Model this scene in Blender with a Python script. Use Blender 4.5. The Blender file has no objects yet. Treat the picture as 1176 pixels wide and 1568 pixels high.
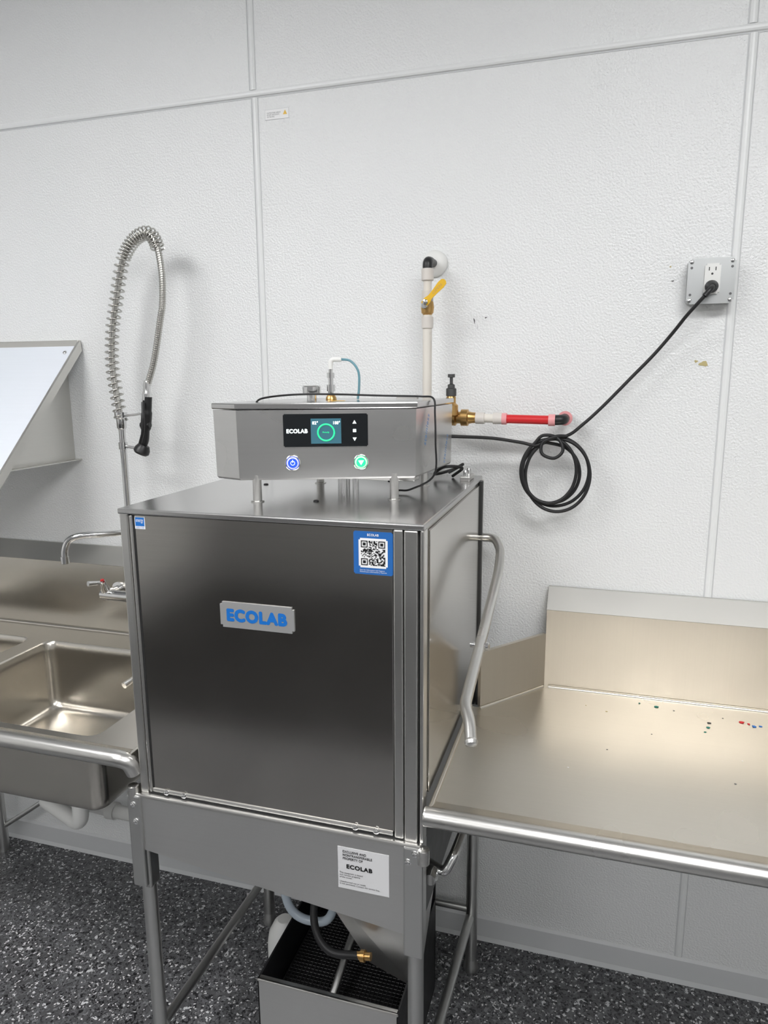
import bpy, bmesh, math, random
from mathutils import Vector, Matrix
random.seed(7)
S = bpy.context.scene
COL = S.collection
S.view_settings.view_transform = 'Standard'
S.view_settings.look = 'None'
S.view_settings.exposure = 0.0

# ---------------------------------------------------------------- materials
def newmat(name):
    m = bpy.data.materials.new(name); m.use_nodes = True
    nt = m.node_tree
    return m, nt, nt.nodes['Principled BSDF']

def plain(name, col, rough=.5, metal=0., emis=0., coat=0.):
    m, nt, b = newmat(name)
    b.inputs['Base Color'].default_value = (*col, 1)
    b.inputs['Metallic'].default_value = metal
    if emis > 0:
        b.inputs['Roughness'].default_value = rough
        b.inputs['Emission Color'].default_value = (*col, 1)
        b.inputs['Emission Strength'].default_value = emis
        return m
    n = nt.nodes.new('ShaderNodeTexNoise'); n.inputs['Scale'].default_value = 30
    n.inputs['Detail'].default_value = 1
    tc = nt.nodes.new('ShaderNodeTexCoord')
    nt.links.new(tc.outputs['Object'], n.inputs['Vector'])
    mr = nt.nodes.new('ShaderNodeMapRange')
    mr.inputs['To Min'].default_value = max(0, rough-.05); mr.inputs['To Max'].default_value = min(1, rough+.05)
    nt.links.new(n.outputs['Fac'], mr.inputs['Value'])
    nt.links.new(mr.outputs['Result'], b.inputs['Roughness'])
    b.inputs['Coat Weight'].default_value = coat
    return m

def steel(name, col=(.6,.59,.57), rough=.3, scale=(3,3,220), blotch=.008, big=.03, aniso=0.):
    """brushed steel: soft large smudges in the roughness, faint grain in the colour"""
    m, nt, b = newmat(name)
    L = nt.links.new
    b.inputs['Metallic'].default_value = 1
    b.inputs['Anisotropic'].default_value = aniso
    tc = nt.nodes.new('ShaderNodeTexCoord')
    mp = nt.nodes.new('ShaderNodeMapping'); mp.inputs['Scale'].default_value = scale
    L(tc.outputs['Object'], mp.inputs['Vector'])
    n = nt.nodes.new('ShaderNodeTexNoise'); n.inputs['Scale'].default_value = 1; n.inputs['Detail'].default_value = 1
    L(mp.outputs['Vector'], n.inputs['Vector'])
    n2 = nt.nodes.new('ShaderNodeTexNoise'); n2.inputs['Scale'].default_value = 5; n2.inputs['Detail'].default_value = 1
    L(tc.outputs['Object'], n2.inputs['Vector'])
    mr = nt.nodes.new('ShaderNodeMapRange'); mr.inputs['From Min'].default_value = .3; mr.inputs['From Max'].default_value = .7
    mr.inputs['To Min'].default_value = rough-big; mr.inputs['To Max'].default_value = rough+big
    L(n2.outputs['Fac'], mr.inputs['Value']); L(mr.outputs['Result'], b.inputs['Roughness'])
    cr = nt.nodes.new('ShaderNodeMix'); cr.data_type = 'RGBA'
    cr.inputs['A'].default_value = (*[c*(1-blotch) for c in col], 1)
    cr.inputs['B'].default_value = (*[min(1,c*(1+blotch)) for c in col], 1)
    mr2 = nt.nodes.new('ShaderNodeMapRange'); mr2.inputs['From Min'].default_value = .3; mr2.inputs['From Max'].default_value = .7
    L(n.outputs['Fac'], mr2.inputs['Value']); L(mr2.outputs['Result'], cr.inputs['Factor'])
    L(cr.outputs['Result'], b.inputs['Base Color'])
    return m

def wallmat(name, col, bump=.9, scale=190, rough=.30):
    m, nt, b = newmat(name); L = nt.links.new
    tc = nt.nodes.new('ShaderNodeTexCoord')
    n = nt.nodes.new('ShaderNodeTexNoise'); n.inputs['Scale'].default_value = scale; n.inputs['Detail'].default_value = 1
    L(tc.outputs['Object'], n.inputs['Vector'])
    bp = nt.nodes.new('ShaderNodeBump'); bp.inputs['Strength'].default_value = bump; bp.inputs['Distance'].default_value = .0025
    L(n.outputs['Fac'], bp.inputs['Height'])
    n3 = nt.nodes.new('ShaderNodeTexNoise'); n3.inputs['Scale'].default_value = 1.1; n3.inputs['Detail'].default_value = 0
    L(tc.outputs['Object'], n3.inputs['Vector'])
    bp2 = nt.nodes.new('ShaderNodeBump'); bp2.inputs['Strength'].default_value = .12; bp2.inputs['Distance'].default_value = .05
    L(n3.outputs['Fac'], bp2.inputs['Height']); L(bp.outputs['Normal'], bp2.inputs['Normal'])
    L(bp2.outputs['Normal'], b.inputs['Normal'])
    b.inputs['Base Color'].default_value = (*col, 1)
    b.inputs['Roughness'].default_value = rough
    return m

def floormat():
    m, nt, b = newmat('epoxy_flake_floor'); L = nt.links.new
    tc = nt.nodes.new('ShaderNodeTexCoord')
    nd = nt.nodes.new('ShaderNodeTexNoise'); nd.inputs['Scale'].default_value = 60
    L(tc.outputs['Object'], nd.inputs['Vector'])
    mx = nt.nodes.new('ShaderNodeMix'); mx.data_type = 'RGBA'; mx.inputs['Factor'].default_value = .012
    L(tc.outputs['Object'], mx.inputs['A']); L(nd.outputs['Color'], mx.inputs['B'])
    def flakes(scale, stops):
        v = nt.nodes.new('ShaderNodeTexVoronoi'); v.inputs['Scale'].default_value = scale
        L(mx.outputs['Result'], v.inputs['Vector'])
        sp = nt.nodes.new('ShaderNodeSeparateColor'); L(v.outputs['Color'], sp.inputs['Color'])
        r = nt.nodes.new('ShaderNodeValToRGB'); r.color_ramp.interpolation = 'CONSTANT'
        e = r.color_ramp.elements
        e[0].position = 0; e[0].color = (*stops[0][1], 1)
        e[1].position = stops[1][0]; e[1].color = (*stops[1][1], 1)
        for p, c in stops[2:]:
            x = e.new(p); x.color = (*c, 1)
        L(sp.outputs['Red'], r.inputs['Fac'])
        return r, sp
    r1, _ = flakes(125, [(0,(.085,.086,.09)),(.35,(.13,.132,.138)),(.64,(.015,.015,.017)),(.77,(.2,.205,.21)),(.89,(.62,.63,.64)),(.95,(.09,.09,.095))])
    r2, s2 = flakes(240, [(0,(.10,.10,.105)),(.5,(.03,.03,.033)),(.80,(.65,.65,.65)),(.89,(.13,.13,.14))])
    mm = nt.nodes.new('ShaderNodeMix'); mm.data_type = 'RGBA'
    g = nt.nodes.new('ShaderNodeMath'); g.operation = 'GREATER_THAN'; g.inputs[1].default_value = .6
    L(s2.outputs['Green'], g.inputs[0]); L(g.outputs[0], mm.inputs['Factor'])
    L(r1.outputs['Color'], mm.inputs['A']); L(r2.outputs['Color'], mm.inputs['B'])
    L(mm.outputs['Result'], b.inputs['Base Color'])
    bp = nt.nodes.new('ShaderNodeBump'); bp.inputs['Strength'].default_value = .35; bp.inputs['Distance'].default_value = .002
    L(nd.outputs['Fac'], bp.inputs['Height']); L(bp.outputs['Normal'], b.inputs['Normal'])
    b.inputs['Roughness'].default_value = .3
    return m

M = {}
M['hood'] = steel('brushed_steel_hood', (.46,.44,.415), .15, blotch=.02, big=.02)
M['frame'] = steel('steel_frame', (.66,.65,.63), .3)
M['side'] = steel('steel_side', (.63,.61,.575), .15, big=.02)
M['top'] = steel('steel_top', (.56,.555,.55), .2, scale=(3,220,3), big=.02)
M['ctrl'] = steel('steel_control', (.62,.615,.605), .28)
M['table'] = steel('steel_table', (.65,.615,.55), .30, scale=(3,220,3))
M['splash'] = steel('steel_splash', (.67,.62,.545), .36, scale=(220,3,3))
M['cap'] = steel('steel_cap', (.58,.57,.54), .48, scale=(3,3,3), big=.08, blotch=.03)
M['sink'] = steel('steel_sink', (.62,.59,.54), .25, scale=(3,220,3), big=.015)
M['apron'] = steel('steel_apron', (.68,.675,.665), .42)
M['leg'] = steel('steel_leg', (.62,.62,.61), .35, scale=(3,3,3))
M['chrome'] = plain('chrome', (.75,.75,.75), .12, 1)
M['spring'] = plain('spring_steel', (.56,.55,.52), .25, 1)
M['shelf'] = steel('steel_shelf_glare', (.84,.88,.95), .35, scale=(4,200,200))  # bluish white puts the reflected ceiling light into the base colour
M['shelf'].node_tree.nodes['Principled BSDF'].inputs['Metallic'].default_value = .15
M['shelfe'] = steel('steel_shelf_edge', (.66,.65,.62), .36)
M['black'] = plain('black_plastic', (.012,.012,.013), .4)
M['cord'] = plain('black_rubber', (.01,.01,.011), .5)
M['dark'] = plain('dark_gap', (.01,.01,.01), .8)
M['darksteel'] = plain('dark_steel', (.12,.12,.12), .45, 1)
M['mesh'] = plain('strainer_black', (.018,.018,.018), .5)
M['white'] = plain('white_plastic', (.8,.8,.78), .4)
M['pex'] = plain('pex_pipe', (.74,.70,.64), .3)
M['pexc'] = plain('pex_sleeve', (.66,.62,.58), .35)
M['clear'] = plain('clear_hose', (.42,.48,.54), .2)
M['bluehose'] = plain('blue_tint_hose', (.15,.32,.38), .2)
M['red'] = plain('red_pex', (.62,.02,.025), .35)
M['pink'] = plain('pink_ring', (.8,.35,.36), .35)
M['brass'] = plain('brass', (.55,.34,.13), .3, 1)
M['yellow'] = plain('yellow_handle', (.78,.46,.01), .4)
M['galv'] = plain('galvanised_steel', (.42,.43,.43), .36, 1)
M['blue'] = plain('sticker_blue', (.02,.13,.42), .4)
M['logo'] = plain('logo_blue', (.01,.15,.52), .35)
M['paper'] = plain('sticker_white', (.86,.86,.86), .45)
M['plate'] = plain('badge_silver', (.52,.52,.52), .35, .6)
M['lblgrey'] = plain('label_grey', (.62,.62,.63), .45)
M['caulk'] = plain('caulk_line', (.60,.61,.62), .5)
M['print'] = plain('print_grey', (.12,.12,.12), .5)
M['screen'] = plain('screen_black', (.008,.010,.012), .12)
M['scrblue'] = plain('screen_blue', (.04,.12,.16), .2, emis=.5)
M['glow_w'] = plain('screen_white', (.8,.9,.9), .3, emis=1.0)
M['glow_g'] = plain('led_green', (.02,.75,.25), .3, emis=1.0)
M['glow_b'] = plain('led_blue', (.02,.07,.75), .3, emis=1.0)
M['tan'] = plain('tan_stain', (.5,.42,.2), .5)
M['film'] = plain('film_blue', (.15,.3,.55), .3)
M['mat_dark'] = plain('added_mat_dark', (.012,.012,.012), .8)
M['lamp'] = plain('lamp_diffuser', (1,1,1), .5, emis=20)
M['wall'] = wallmat('frp_panel_white', (.80,.81,.81))
M['wall2'] = plain('painted_wall', (.74,.74,.73), .6)
M['wall3'] = plain('darkened_front_wall', (.26,.26,.26), .6)  # unseen wall, greyed to put a darker reflection on the door panel
M['ceil'] = plain('ceiling_white', (.85,.85,.85), .8)
M['trim'] = plain('trim_white', (.80,.81,.81), .35)
M['base'] = plain('cove_base', (.62,.63,.64), .4)
M['floor'] = floormat()
M['green'] = plain('debris_green', (.02,.2,.15), .5)

# ---------------------------------------------------------------- helpers
def group(name, loc):
    e = bpy.data.objects.new(name, None); e.location = loc; e.empty_display_size = .05
    COL.objects.link(e); return e

def mk(name, bm, mat, parent=None, smooth=True, ang=35):
    me = bpy.data.meshes.new(name)
    bmesh.ops.recalc_face_normals(bm, faces=bm.faces)
    bm.to_mesh(me); bm.free()
    if smooth:
        me.shade_smooth(); me.set_sharp_from_angle(angle=math.radians(ang))
    me.materials.append(M[mat] if isinstance(mat, str) else mat)
    ob = bpy.data.objects.new(name, me); COL.objects.link(ob)
    if parent is not None:
        ob.parent = parent
        ob.matrix_parent_inverse = Matrix.Translation(parent.location).inverted()
    return ob

def box(name, x0,x1,y0,y1,z0,z1, mat, parent=None, bev=0., seg=2):
    bm = bmesh.new()
    bmesh.ops.create_cube(bm, size=1)
    for v in bm.verts:
        v.co = Vector(((x0+x1)/2+v.co.x*(x1-x0), (y0+y1)/2+v.co.y*(y1-y0), (z0+z1)/2+v.co.z*(z1-z0)))
    if bev > 0:
        bmesh.ops.bevel(bm, geom=bm.edges[:], offset=bev, segments=seg, affect='EDGES', profile=.5)
    return mk(name, bm, mat, parent, False)

def frames(pts):
    n = len(pts); T = []
    for i in range(n):
        a = pts[max(0,i-1)]; b = pts[min(n-1,i+1)]
        T.append((b-a).normalized())
    up = Vector((0,0,1)) if abs(T[0].z) < .9 else Vector((1,0,0))
    N = [(up - T[0]*up.dot(T[0])).normalized()]
    for i in range(1,n):
        v = N[-1] - T[i]*N[-1].dot(T[i])
        N.append(v.normalized())
    return T, N

def sweepbm(bm, pts, r, seg=14, cap=True):
    pts = [Vector(p) for p in pts]; T, N = frames(pts); rings = []
    for i, p in enumerate(pts):
        B = T[i].cross(N[i]); rr = r[i] if isinstance(r,(list,tuple)) else r
        rings.append([bm.verts.new(p + (N[i]*math.cos(2*math.pi*k/seg) + B*math.sin(2*math.pi*k/seg))*rr) for k in range(seg)])
    for a, b in zip(rings, rings[1:]):
        for k in range(seg):
            bm.faces.new((a[k], a[(k+1)%seg], b[(k+1)%seg], b[k]))
    if cap:
        bm.faces.new(rings[0][::-1]); bm.faces.new(rings[-1])

def tube(name, pts, r, mat, parent=None, seg=14):
    bm = bmesh.new(); sweepbm(bm, pts, r, seg); return mk(name, bm, mat, parent, True, 50)

def catmull(pts, n=8):
    P = [Vector(p) for p in pts]; P = [P[0]*2-P[1]] + P + [P[-1]*2-P[-2]]; out = []
    for i in range(1, len(P)-2):
        for k in range(n):
            t = k/n
            out.append(.5*((2*P[i]) + (P[i+1]-P[i-1])*t + (2*P[i-1]-5*P[i]+4*P[i+1]-P[i+2])*t*t + (3*P[i]-P[i-1]-3*P[i+1]+P[i+2])*t**3))
    out.append(P[-2]); return out

def fillet(pts, rad, n=8):
    P = [Vector(p) for p in pts]; out = [P[0]]
    for i in range(1, len(P)-1):
        a = (P[i-1]-P[i]); b = (P[i+1]-P[i]); d = min(rad, a.length*.48, b.length*.48)
        s = P[i]+a.normalized()*d; e = P[i]+b.normalized()*d
        for k in range(n+1):
            t = k/n; out.append(s*(1-t)**2 + P[i]*2*t*(1-t) + e*t*t)
    out.append(P[-1]); return out

def lathe(name, prof, origin, axis, mat, parent=None, seg=24):
    o = Vector(origin); ax = Vector(axis).normalized()
    bm = bmesh.new()
    up = Vector((0,0,1)) if abs(ax.z) < .9 else Vector((1,0,0))
    N = (up-ax*up.dot(ax)).normalized(); B = ax.cross(N); rings = []
    for d, r in prof:
        r = max(r, 1e-5)
        rings.append([bm.verts.new(o+ax*d+(N*math.cos(2*math.pi*k/seg)+B*math.sin(2*math.pi*k/seg))*r) for k in range(seg)])
    for a, b in zip(rings, rings[1:]):
        for k in range(seg): bm.faces.new((a[k], a[(k+1)%seg], b[(k+1)%seg], b[k]))
    bm.faces.new(rings[0][::-1]); bm.faces.new(rings[-1])
    return mk(name, bm, mat, parent)

def prism(name, poly, vec, mat, parent=None, bev=0.):
    bm = bmesh.new(); vec = Vector(vec)
    a = [bm.verts.new(Vector(p)) for p in poly]; b = [bm.verts.new(Vector(p)+vec) for p in poly]; n = len(poly)
    bm.faces.new(a[::-1]); bm.faces.new(b)
    for i in range(n): bm.faces.new((a[i], a[(i+1)%n], b[(i+1)%n], b[i]))
    if bev > 0: bmesh.ops.bevel(bm, geom=bm.edges[:], offset=bev, segments=2, affect='EDGES')
    return mk(name, bm, mat, parent, False)

def text(name, body, org, right, up, w, h, mat, parent, bold=0):
    cu = bpy.data.curves.new(name, 'FONT'); cu.body = body; cu.size = 1; cu.align_x = 'LEFT'
    cu.space_character = 1.0 + (.12 if bold else 0)
    ob = bpy.data.objects.new(name+'_tmp', cu); COL.objects.link(ob)
    bpy.context.view_layer.update()
    me = bpy.data.meshes.new_from_object(ob)
    bpy.data.objects.remove(ob)
    bm = bmesh.new(); bm.from_mesh(me)
    if bold:
        src = bm.faces[:]
        for q in range(8):
            d = Vector((math.cos(q*math.pi/4), math.sin(q*math.pi/4), 0))*bold
            r = bmesh.ops.duplicate(bm, geom=src)
            for v in [e for e in r['geom'] if isinstance(e, bmesh.types.BMVert)]:
                v.co += d + Vector((0,0,.0001*(q+1)))
    xs = [v.co.x for v in bm.verts]; ys = [v.co.y for v in bm.verts]
    x0, x1, y0, y1 = min(xs), max(xs), min(ys), max(ys)
    R = Vector(right).normalized(); U = Vector(up).normalized(); o = Vector(org); Nn = R.cross(U)
    if h is None: h = w*(y1-y0)/(x1-x0)
    if w is None: w = h*(x1-x0)/(y1-y0)
    for v in bm.verts:
        a = ((v.co.x-x0)/(x1-x0)-.5)*w; b = ((v.co.y-y0)/(y1-y0)-.5)*h
        v.co = o + R*a + U*b + Nn*v.co.z*.2
    bm.to_mesh(me); bm.free()
    me.materials.clear(); me.materials.append(M[mat])
    o2 = bpy.data.objects.new(name, me); COL.objects.link(o2); o2.parent = parent
    o2.matrix_parent_inverse = Matrix.Translation(parent.location).inverted()
    return o2

def plate(name, c, R, U, Nn, w, h, t, mat, parent, bev=0.):
    R = Vector(R).normalized(); U = Vector(U).normalized(); Nn = Vector(Nn).normalized(); c = Vector(c)
    bm = bmesh.new(); bmesh.ops.create_cube(bm, size=1)
    if bev > 0:
        for v in bm.verts: v.co = Vector((v.co.x*w, v.co.y*h, v.co.z*t))
        ed = [e for e in bm.edges if abs(e.verts[0].co.z-e.verts[1].co.z) > t*.5]
        bmesh.ops.bevel(bm, geom=ed, offset=bev, segments=4, affect='EDGES')
        for v in bm.verts: v.co = c + R*v.co.x + U*v.co.y + Nn*(v.co.z+t/2)
    else:
        for v in bm.verts: v.co = c + R*v.co.x*w + U*v.co.y*h + Nn*(v.co.z*t+t/2)
    return mk(name, bm, mat, parent, False)

X = Vector((1,0,0)); Z = Vector((0,0,1)); FN = Vector((0,-1,0))

# ---------------------------------------------------------------- room
RX0, RX1, RY0, H = -3.6, 2.6, -5.2, 3.05
box('floor', RX0-.1, RX1+.1, RY0-.1, .1, -.1, 0, 'floor')
box('ceiling', RX0-.1, RX1+.1, RY0-.1, .1, H, H+.1, 'ceil')
box('wall_back', RX0-.1, RX1+.1, 0, .1, 0, H, 'wall')
box('wall_left', RX0-.1, RX0, RY0, 0, 0, H, 'wall2')
box('wall_right', RX1, RX1+.1, RY0, 0, 0, H, 'wall2')
box('wall_front', RX0-.1, RX1+.1, RY0-.1, RY0, 0, H, 'wall3')
prism('baseboard_back', [(RX0,0,.0),(RX0,-.014,.0),(RX0,-.008,.012),(RX0,-.006,.07),(RX0,0,.078)], (RX1-RX0,0,0), 'base')
k = 1
def seam(x, z0, z1):
    global k
    g = group('trim_%d' % k, (x,0,(z0+z1)/2)); k += 1
    prism('strip', [(x-.009,0,z0),(x-.007,-.002,z0),(x-.002,-.0035,z0),(x+.002,-.0035,z0),(x+.007,-.002,z0),(x+.009,0,z0)], (0,0,z1-z0), 'trim', g)
    box('caulk_left', x-.0110, x-.009, -.0010, 0, z0, z1, 'caulk', g)
    box('caulk_right', x+.009, x+.0100, -.0010, 0, z0, z1, 'caulk', g)
for x in (-3.373, -2.153, -.933, .284, 1.504):
    seam(x, .078, 2.436); seam(x-.004, 2.456, H)
g = group('trim_%d' % k, (0,0,2.446))
prism('strip', [(RX0,0,2.438),(RX0,-.004,2.440),(RX0,-.0055,2.444),(RX0,-.0055,2.449),(RX0,-.004,2.453),(RX0,0,2.455)], (RX1-RX0,0,0), 'trim', g)
box('caulk_lower', RX0, RX1, -.0012, 0, 2.4350, 2.438, 'caulk', g)

g = group('warning_label', (-.87,-.001,2.392))
plate('label_border', (-.869,-.0002,2.390), X, Z, FN, .070, .026, .0006, 'caulk', g)
plate('label_sheet', (-.869,-.0008,2.390), X, Z, FN, .068, .024, .0004, 'paper', g)
text('label_print', 'CAUTION PANEL SURFACE\nDO NOT USE SOLVENTS\nON THIS WALL', (-.878,-.0014,2.389), X, Z, .040, .013, 'print', g)
bm = bmesh.new(); vs = [bm.verts.new((-.845+a,-.0016,2.392+b)) for a,b in ((-.006,-.005),(.006,-.005),(0,.006))]; bm.faces.new(vs)
mk('label_triangle', bm, 'yellow', g, False)
g = group('wall_scuff_marks', (-.1,-.001,1.8))
def scuff(i, x, z, w, h, mat, rot=0):
    bm = bmesh.new(); n = 11
    vs = []
    for q in range(n):
        a = 2*math.pi*q/n; r = 1+.25*math.sin(a*3+i)
        xx, zz = math.cos(a)*w*r, math.sin(a)*h*r
        vs.append(bm.verts.new((x+xx*math.cos(rot)-zz*math.sin(rot), -.0012, z+xx*math.sin(rot)+zz*math.cos(rot))))
    bm.faces.new(vs); mk('scuff_%d' % i, bm, mat, g, False)
scuff(1, -.327, 1.838, .0015, .007, 'darksteel', .2); scuff(2, -.297, 1.845, .003, .0015, 'darksteel', .3)
scuff(3, -.318, 1.822, .001, .005, 'caulk', 0); scuff(4, .232, 1.722, .010, .006, 'tan', 0)
scuff(5, .143, 1.95, .002, .002, 'tan', 0); scuff(6, .15, 1.917, .003, .0015, 'print', 0); scuff(7, .215, 1.728, .004, .003, 'tan', 0)

for lx in (-1.7, .6):
    for ly in (-1.9, -4.0):
        g = group('ceiling_light', (lx, ly, H-.03))
        box('housing', lx-.62, lx+.62, ly-.32, ly+.32, H-.05, H, 'white', g, .005)
        box('diffuser', lx-.59, lx+.59, ly-.29, ly+.29, H-.056, H-.05, 'lamp', g)

# unseen dark mat added behind the camera to darken the door panel's reflection
g = group('added_dark_mat', (-1.5,-3.3,0))
prism('added_mat_sheet', [(-3.1,-4.6,0),(-.2,-4.6,0),(-.2,-2.35,0),(-3.1,-2.35,0)], (0,0,.012), 'mat_dark', g, .004)
bm = bmesh.new()
for i in range(22): sweepbm(bm, [(-3.08,-4.55+i*.1,.012),(-.22,-4.55+i*.1,.012)], .004, 6)
mk('added_mat_ribs', bm, 'mat_dark', g, False)

# ---------------------------------------------------------------- dishwasher
dw = group('commercial_dishwasher', (-.613,-.37,.0))
XL, XR, YF, YB, ZB, ZT = -.933, -.293, -.694, -.042, .80, 1.438
box('hood_body', XL+.004, XR-.003, YF+.016, YB, ZB, ZT-.004, 'side', dw, .004)
box('hood_top', XL-.002, XR+.002, YF-.003, YB, ZT-.012, ZT, 'top', dw, .003)
box('door_panel', XL+.028, XR-.058, YF+.004, YF+.016, ZB+.012, ZT-.012, 'hood', dw, .002)
box('frame_left', XL, XL+.020, YF, YF+.03, ZB, ZT-.010, 'frame', dw, .003)
box('frame_left_inner', XL+.022, XL+.029, YF+.001, YF+.02, ZB, ZT-.014, 'frame', dw, .002)
box('frame_left_gap', XL+.018, XL+.034, YF+.0035, YF+.018, ZB, ZT-.014, 'dark', dw)
box('frame_right_inner', XR-.057, XR-.038, YF, YF+.02, ZB-.0, ZT-.012, 'frame', dw, .003)
box('frame_right_gap', XR-.040, XR-.003, YF+.010, YF+.02, ZB, ZT-.014, 'dark', dw)
box('frame_right_mid', XR-.0365, XR-.010, YF-.001, YF+.02, ZB, ZT-.012, 'frame', dw, .003)
box('frame_right_corner', XR-.006, XR+.001, YF+.001, YF+.03, ZB, ZT-.012, 'frame', dw, .002)
box('gap_line', XR-.010, XR-.006, YF+.006, YF+.02, ZB, ZT-.012, 'dark', dw)
box('panel_bottom_hem', XL+.03, XR-.06, YF+.001, YF+.006, ZB+.004, ZB+.014, 'frame', dw, .002)
box('panel_bottom_gap', XL+.02, XR-.01, YF+.0, YF+.02, ZB-.001, ZB+.004, 'dark', dw)
box('side_panel', XR-.003, XR+.002, YF+.045, YB-.05, .885, ZT-.02, 'side', dw, .001)
box('rear_column', XR-.002, XR+.008, YB-.030, YB-.018, .80, ZT-.01, 'darksteel', dw, .002)
box('rear_column_face', XR-.002, XR+.006, YB-.016, YB, .80, ZT-.01, 'frame', dw, .002)
def bolt(p, ax, r=.006, parent=dw, mat='chrome', nm='bolt'):
    lathe(nm, [(0,r*1.25),(.0015,r*1.25),(.002,r),(.004,r*.85),(.0055,r*.4)], p, ax, mat, parent, 12)
for bx in (-.868,-.825,-.432,-.388): bolt((bx, YF+.001, ZB+.009), (0,-1,0), .005)
YA = -.702
prism('apron', [(XL-.004,YA,.800),(XR-.002,YA,.800),(XR-.002,YA,.592),(XL-.004,YA,.664)], (0,.006,0), 'apron', dw)
box('apron_top_lip', XL-.02, XR, YA-.003, YF+.01, .792, .801, 'frame', dw, .003)
prism('tank', [(XL+.03,-.66,.798),(XR-.02,-.66,.798),(XR-.02,-.66,.615),(XL+.03,-.66,.675)], (0,.60,0), 'darksteel', dw)
bm = bmesh.new()
tp = [(-.60,-.60,.64),(-.335,-.60,.62),(-.335,-.25,.62),(-.60,-.25,.64)]; bt = [(-.47,-.50,.31),(-.36,-.50,.27),(-.36,-.40,.27),(-.47,-.40,.31)]
a = [bm.verts.new(p) for p in tp]; b_ = [bm.verts.new(p) for p in bt]
bm.faces.new(a); bm.faces.new(b_[::-1])
for i in range(4): bm.faces.new((a[i],a[(i+1)%4],b_[(i+1)%4],b_[i]))
mk('sump_funnel', bm, 'apron', dw, False)
def leg(nm, x, y, zt):
    box(nm+'_channel', x-.018, x+.018, y-.018, y+.018, zt-.24, zt, 'leg', dw, .004)
    tube(nm, [(x,y,zt-.2),(x,y,.04)], .0165, 'leg', dw, 18)
    lathe(nm+'_foot', [(0,.02),(.006,.022),(.02,.02),(.045,.014),(.05,.013)], (x,y,0), (0,0,1), 'leg', dw)
leg('leg_front_left', XL-.008, YF+.016, .80)
leg('leg_front_right', XR-.017, YF+.016, .80)
leg('leg_back_right', XR+.008, -.127, .80)
leg('leg_back_left', XL+.008, -.127, .80)
box('leg_front_right_face', XR-.036, XR+.004, YA-.006, YF, .55, .797, 'leg', dw, .004)
box('leg_front_left_face', XL-.028, XL+.006, YA-.006, YF, .57, .797, 'leg', dw, .004)
tube('rail_left', [(XL+.000,YF+.02,.18),(XL+.010,-.127,.18)], .012, 'leg', dw)
tube('rail_right', [(XR-.012,YF+.02,.18),(XR+.005,-.127,.18)], .012, 'leg', dw)
tube('rail_back', [(XL+.018,-.127,.2),(XR+.005,-.127,.2)], .011, 'leg', dw)
box('side_skirt', XR-.012, XR-.006, YF+.03, -.12, .60, .80, 'darksteel', dw)
for p in ((XL-.012,YA-.006,.775),(XL-.008,YA-.006,.735),(XR-.012,YA-.006,.785),(XR-.026,YA-.006,.765)): bolt(p,(0,-1,0),.0055)
lathe('corner_knuckle', [(0,.012),(.03,.012),(.032,.009)], (XR+.004,YA,.765), (0,0,1), 'frame', dw)
lathe('corner_knuckle_left', [(0,.012),(.03,.012),(.032,.009)], (XL-.016,YA+.004,.785), (0,0,1), 'frame', dw)
tube('drain_valve', fillet([(XR-.01,-.60,.69),(XR+.03,-.62,.69),(XR+.045,-.60,.72),(XR+.06,-.5,.75)], .01), .010, 'chrome', dw)
lathe('drain_valve_knob', [(0,.012),(.02,.015),(.03,.012)], (XR+.005,-.62,.688), (0,-1,0), 'chrome', dw)
hp = fillet([(XR-.0,-.062,1.275),(-.252,-.066,1.277),(-.230,-.110,1.257),(-.222,-.20,1.224),(-.225,-.63,1.070),(-.210,-.66,1.055),(-.202,-.69,1.033)], .035, 8)
tube('door_handle', hp, .0115, 'frame', dw, 18)
lathe('handle_cap', [(0,.0115),(.004,.013),(.010,.011),(.013,.004)], (-.202,-.69,1.033), (.22,-.78,-.57), 'frame', dw)
tube('handle_pivot', [(-.245,-.46,1.129),(-.208,-.46,1.129)], .006, 'chrome', dw)
lathe('pivot_nut', [(0,.009),(.005,.009),(.008,.004)], (-.211,-.46,1.129), (1,0,0), 'chrome', dw)
plate('badge', (-.6315,YF+.004,1.232), X, Z, FN, .161, .053, .003, 'plate', dw, .005)
text('badge_text', 'ECOLAB', (-.6315,YF+.0006,1.232), X, Z, .132, .027, 'logo', dw, .065)
qc = Vector((-.389,YF+.004,1.378))
plate('qr_sticker', qc, X, Z, FN, .076, .082, .0005, 'blue', dw, .002)
plate('qr_white', qc+Vector((0,-.0006,.000)), X, Z, FN, .056, .056, .0003, 'paper', dw, .003)
bm = bmesh.new(); NQ = 25; qs = .047/NQ
def fin(i,j):
    for (a,c) in ((0,0),(0,NQ-7),(NQ-7,0)):
        if a <= i < a+7 and c <= j < c+7:
            di, dj = i-a, j-c
            return (di in (0,6) or dj in (0,6) or (2 <= di <= 4 and 2 <= dj <= 4))
        if a-1 <= i < a+8 and c-1 <= j < c+8: return False
    return None
for i in range(NQ):
    for j in range(NQ):
        f = fin(i,j)
        if f is None: f = random.random() < .5
        if f:
            x = qc.x-.0235+j*qs; z = qc.z+.0235-i*qs; y = qc.y-.0012
            vs = [bm.verts.new((x,y,z)),bm.verts.new((x+qs,y,z)),bm.verts.new((x+qs,y,z-qs)),bm.verts.new((x,y,z-qs))]
            bm.faces.new(vs)
mk('qr_modules', bm, 'black', dw, False)
text('qr_heading', 'ECOLAB', qc+Vector((0,-.0008,.0345)), X, Z, .022, .0045, 'paper', dw, .03)
text('qr_caption', 'Scan for Information and Support\nEscanee para Informacion y Soporte', qc+Vector((0,-.0008,-.0345)), X, Z, .052, .0065, 'paper', dw)
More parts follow.
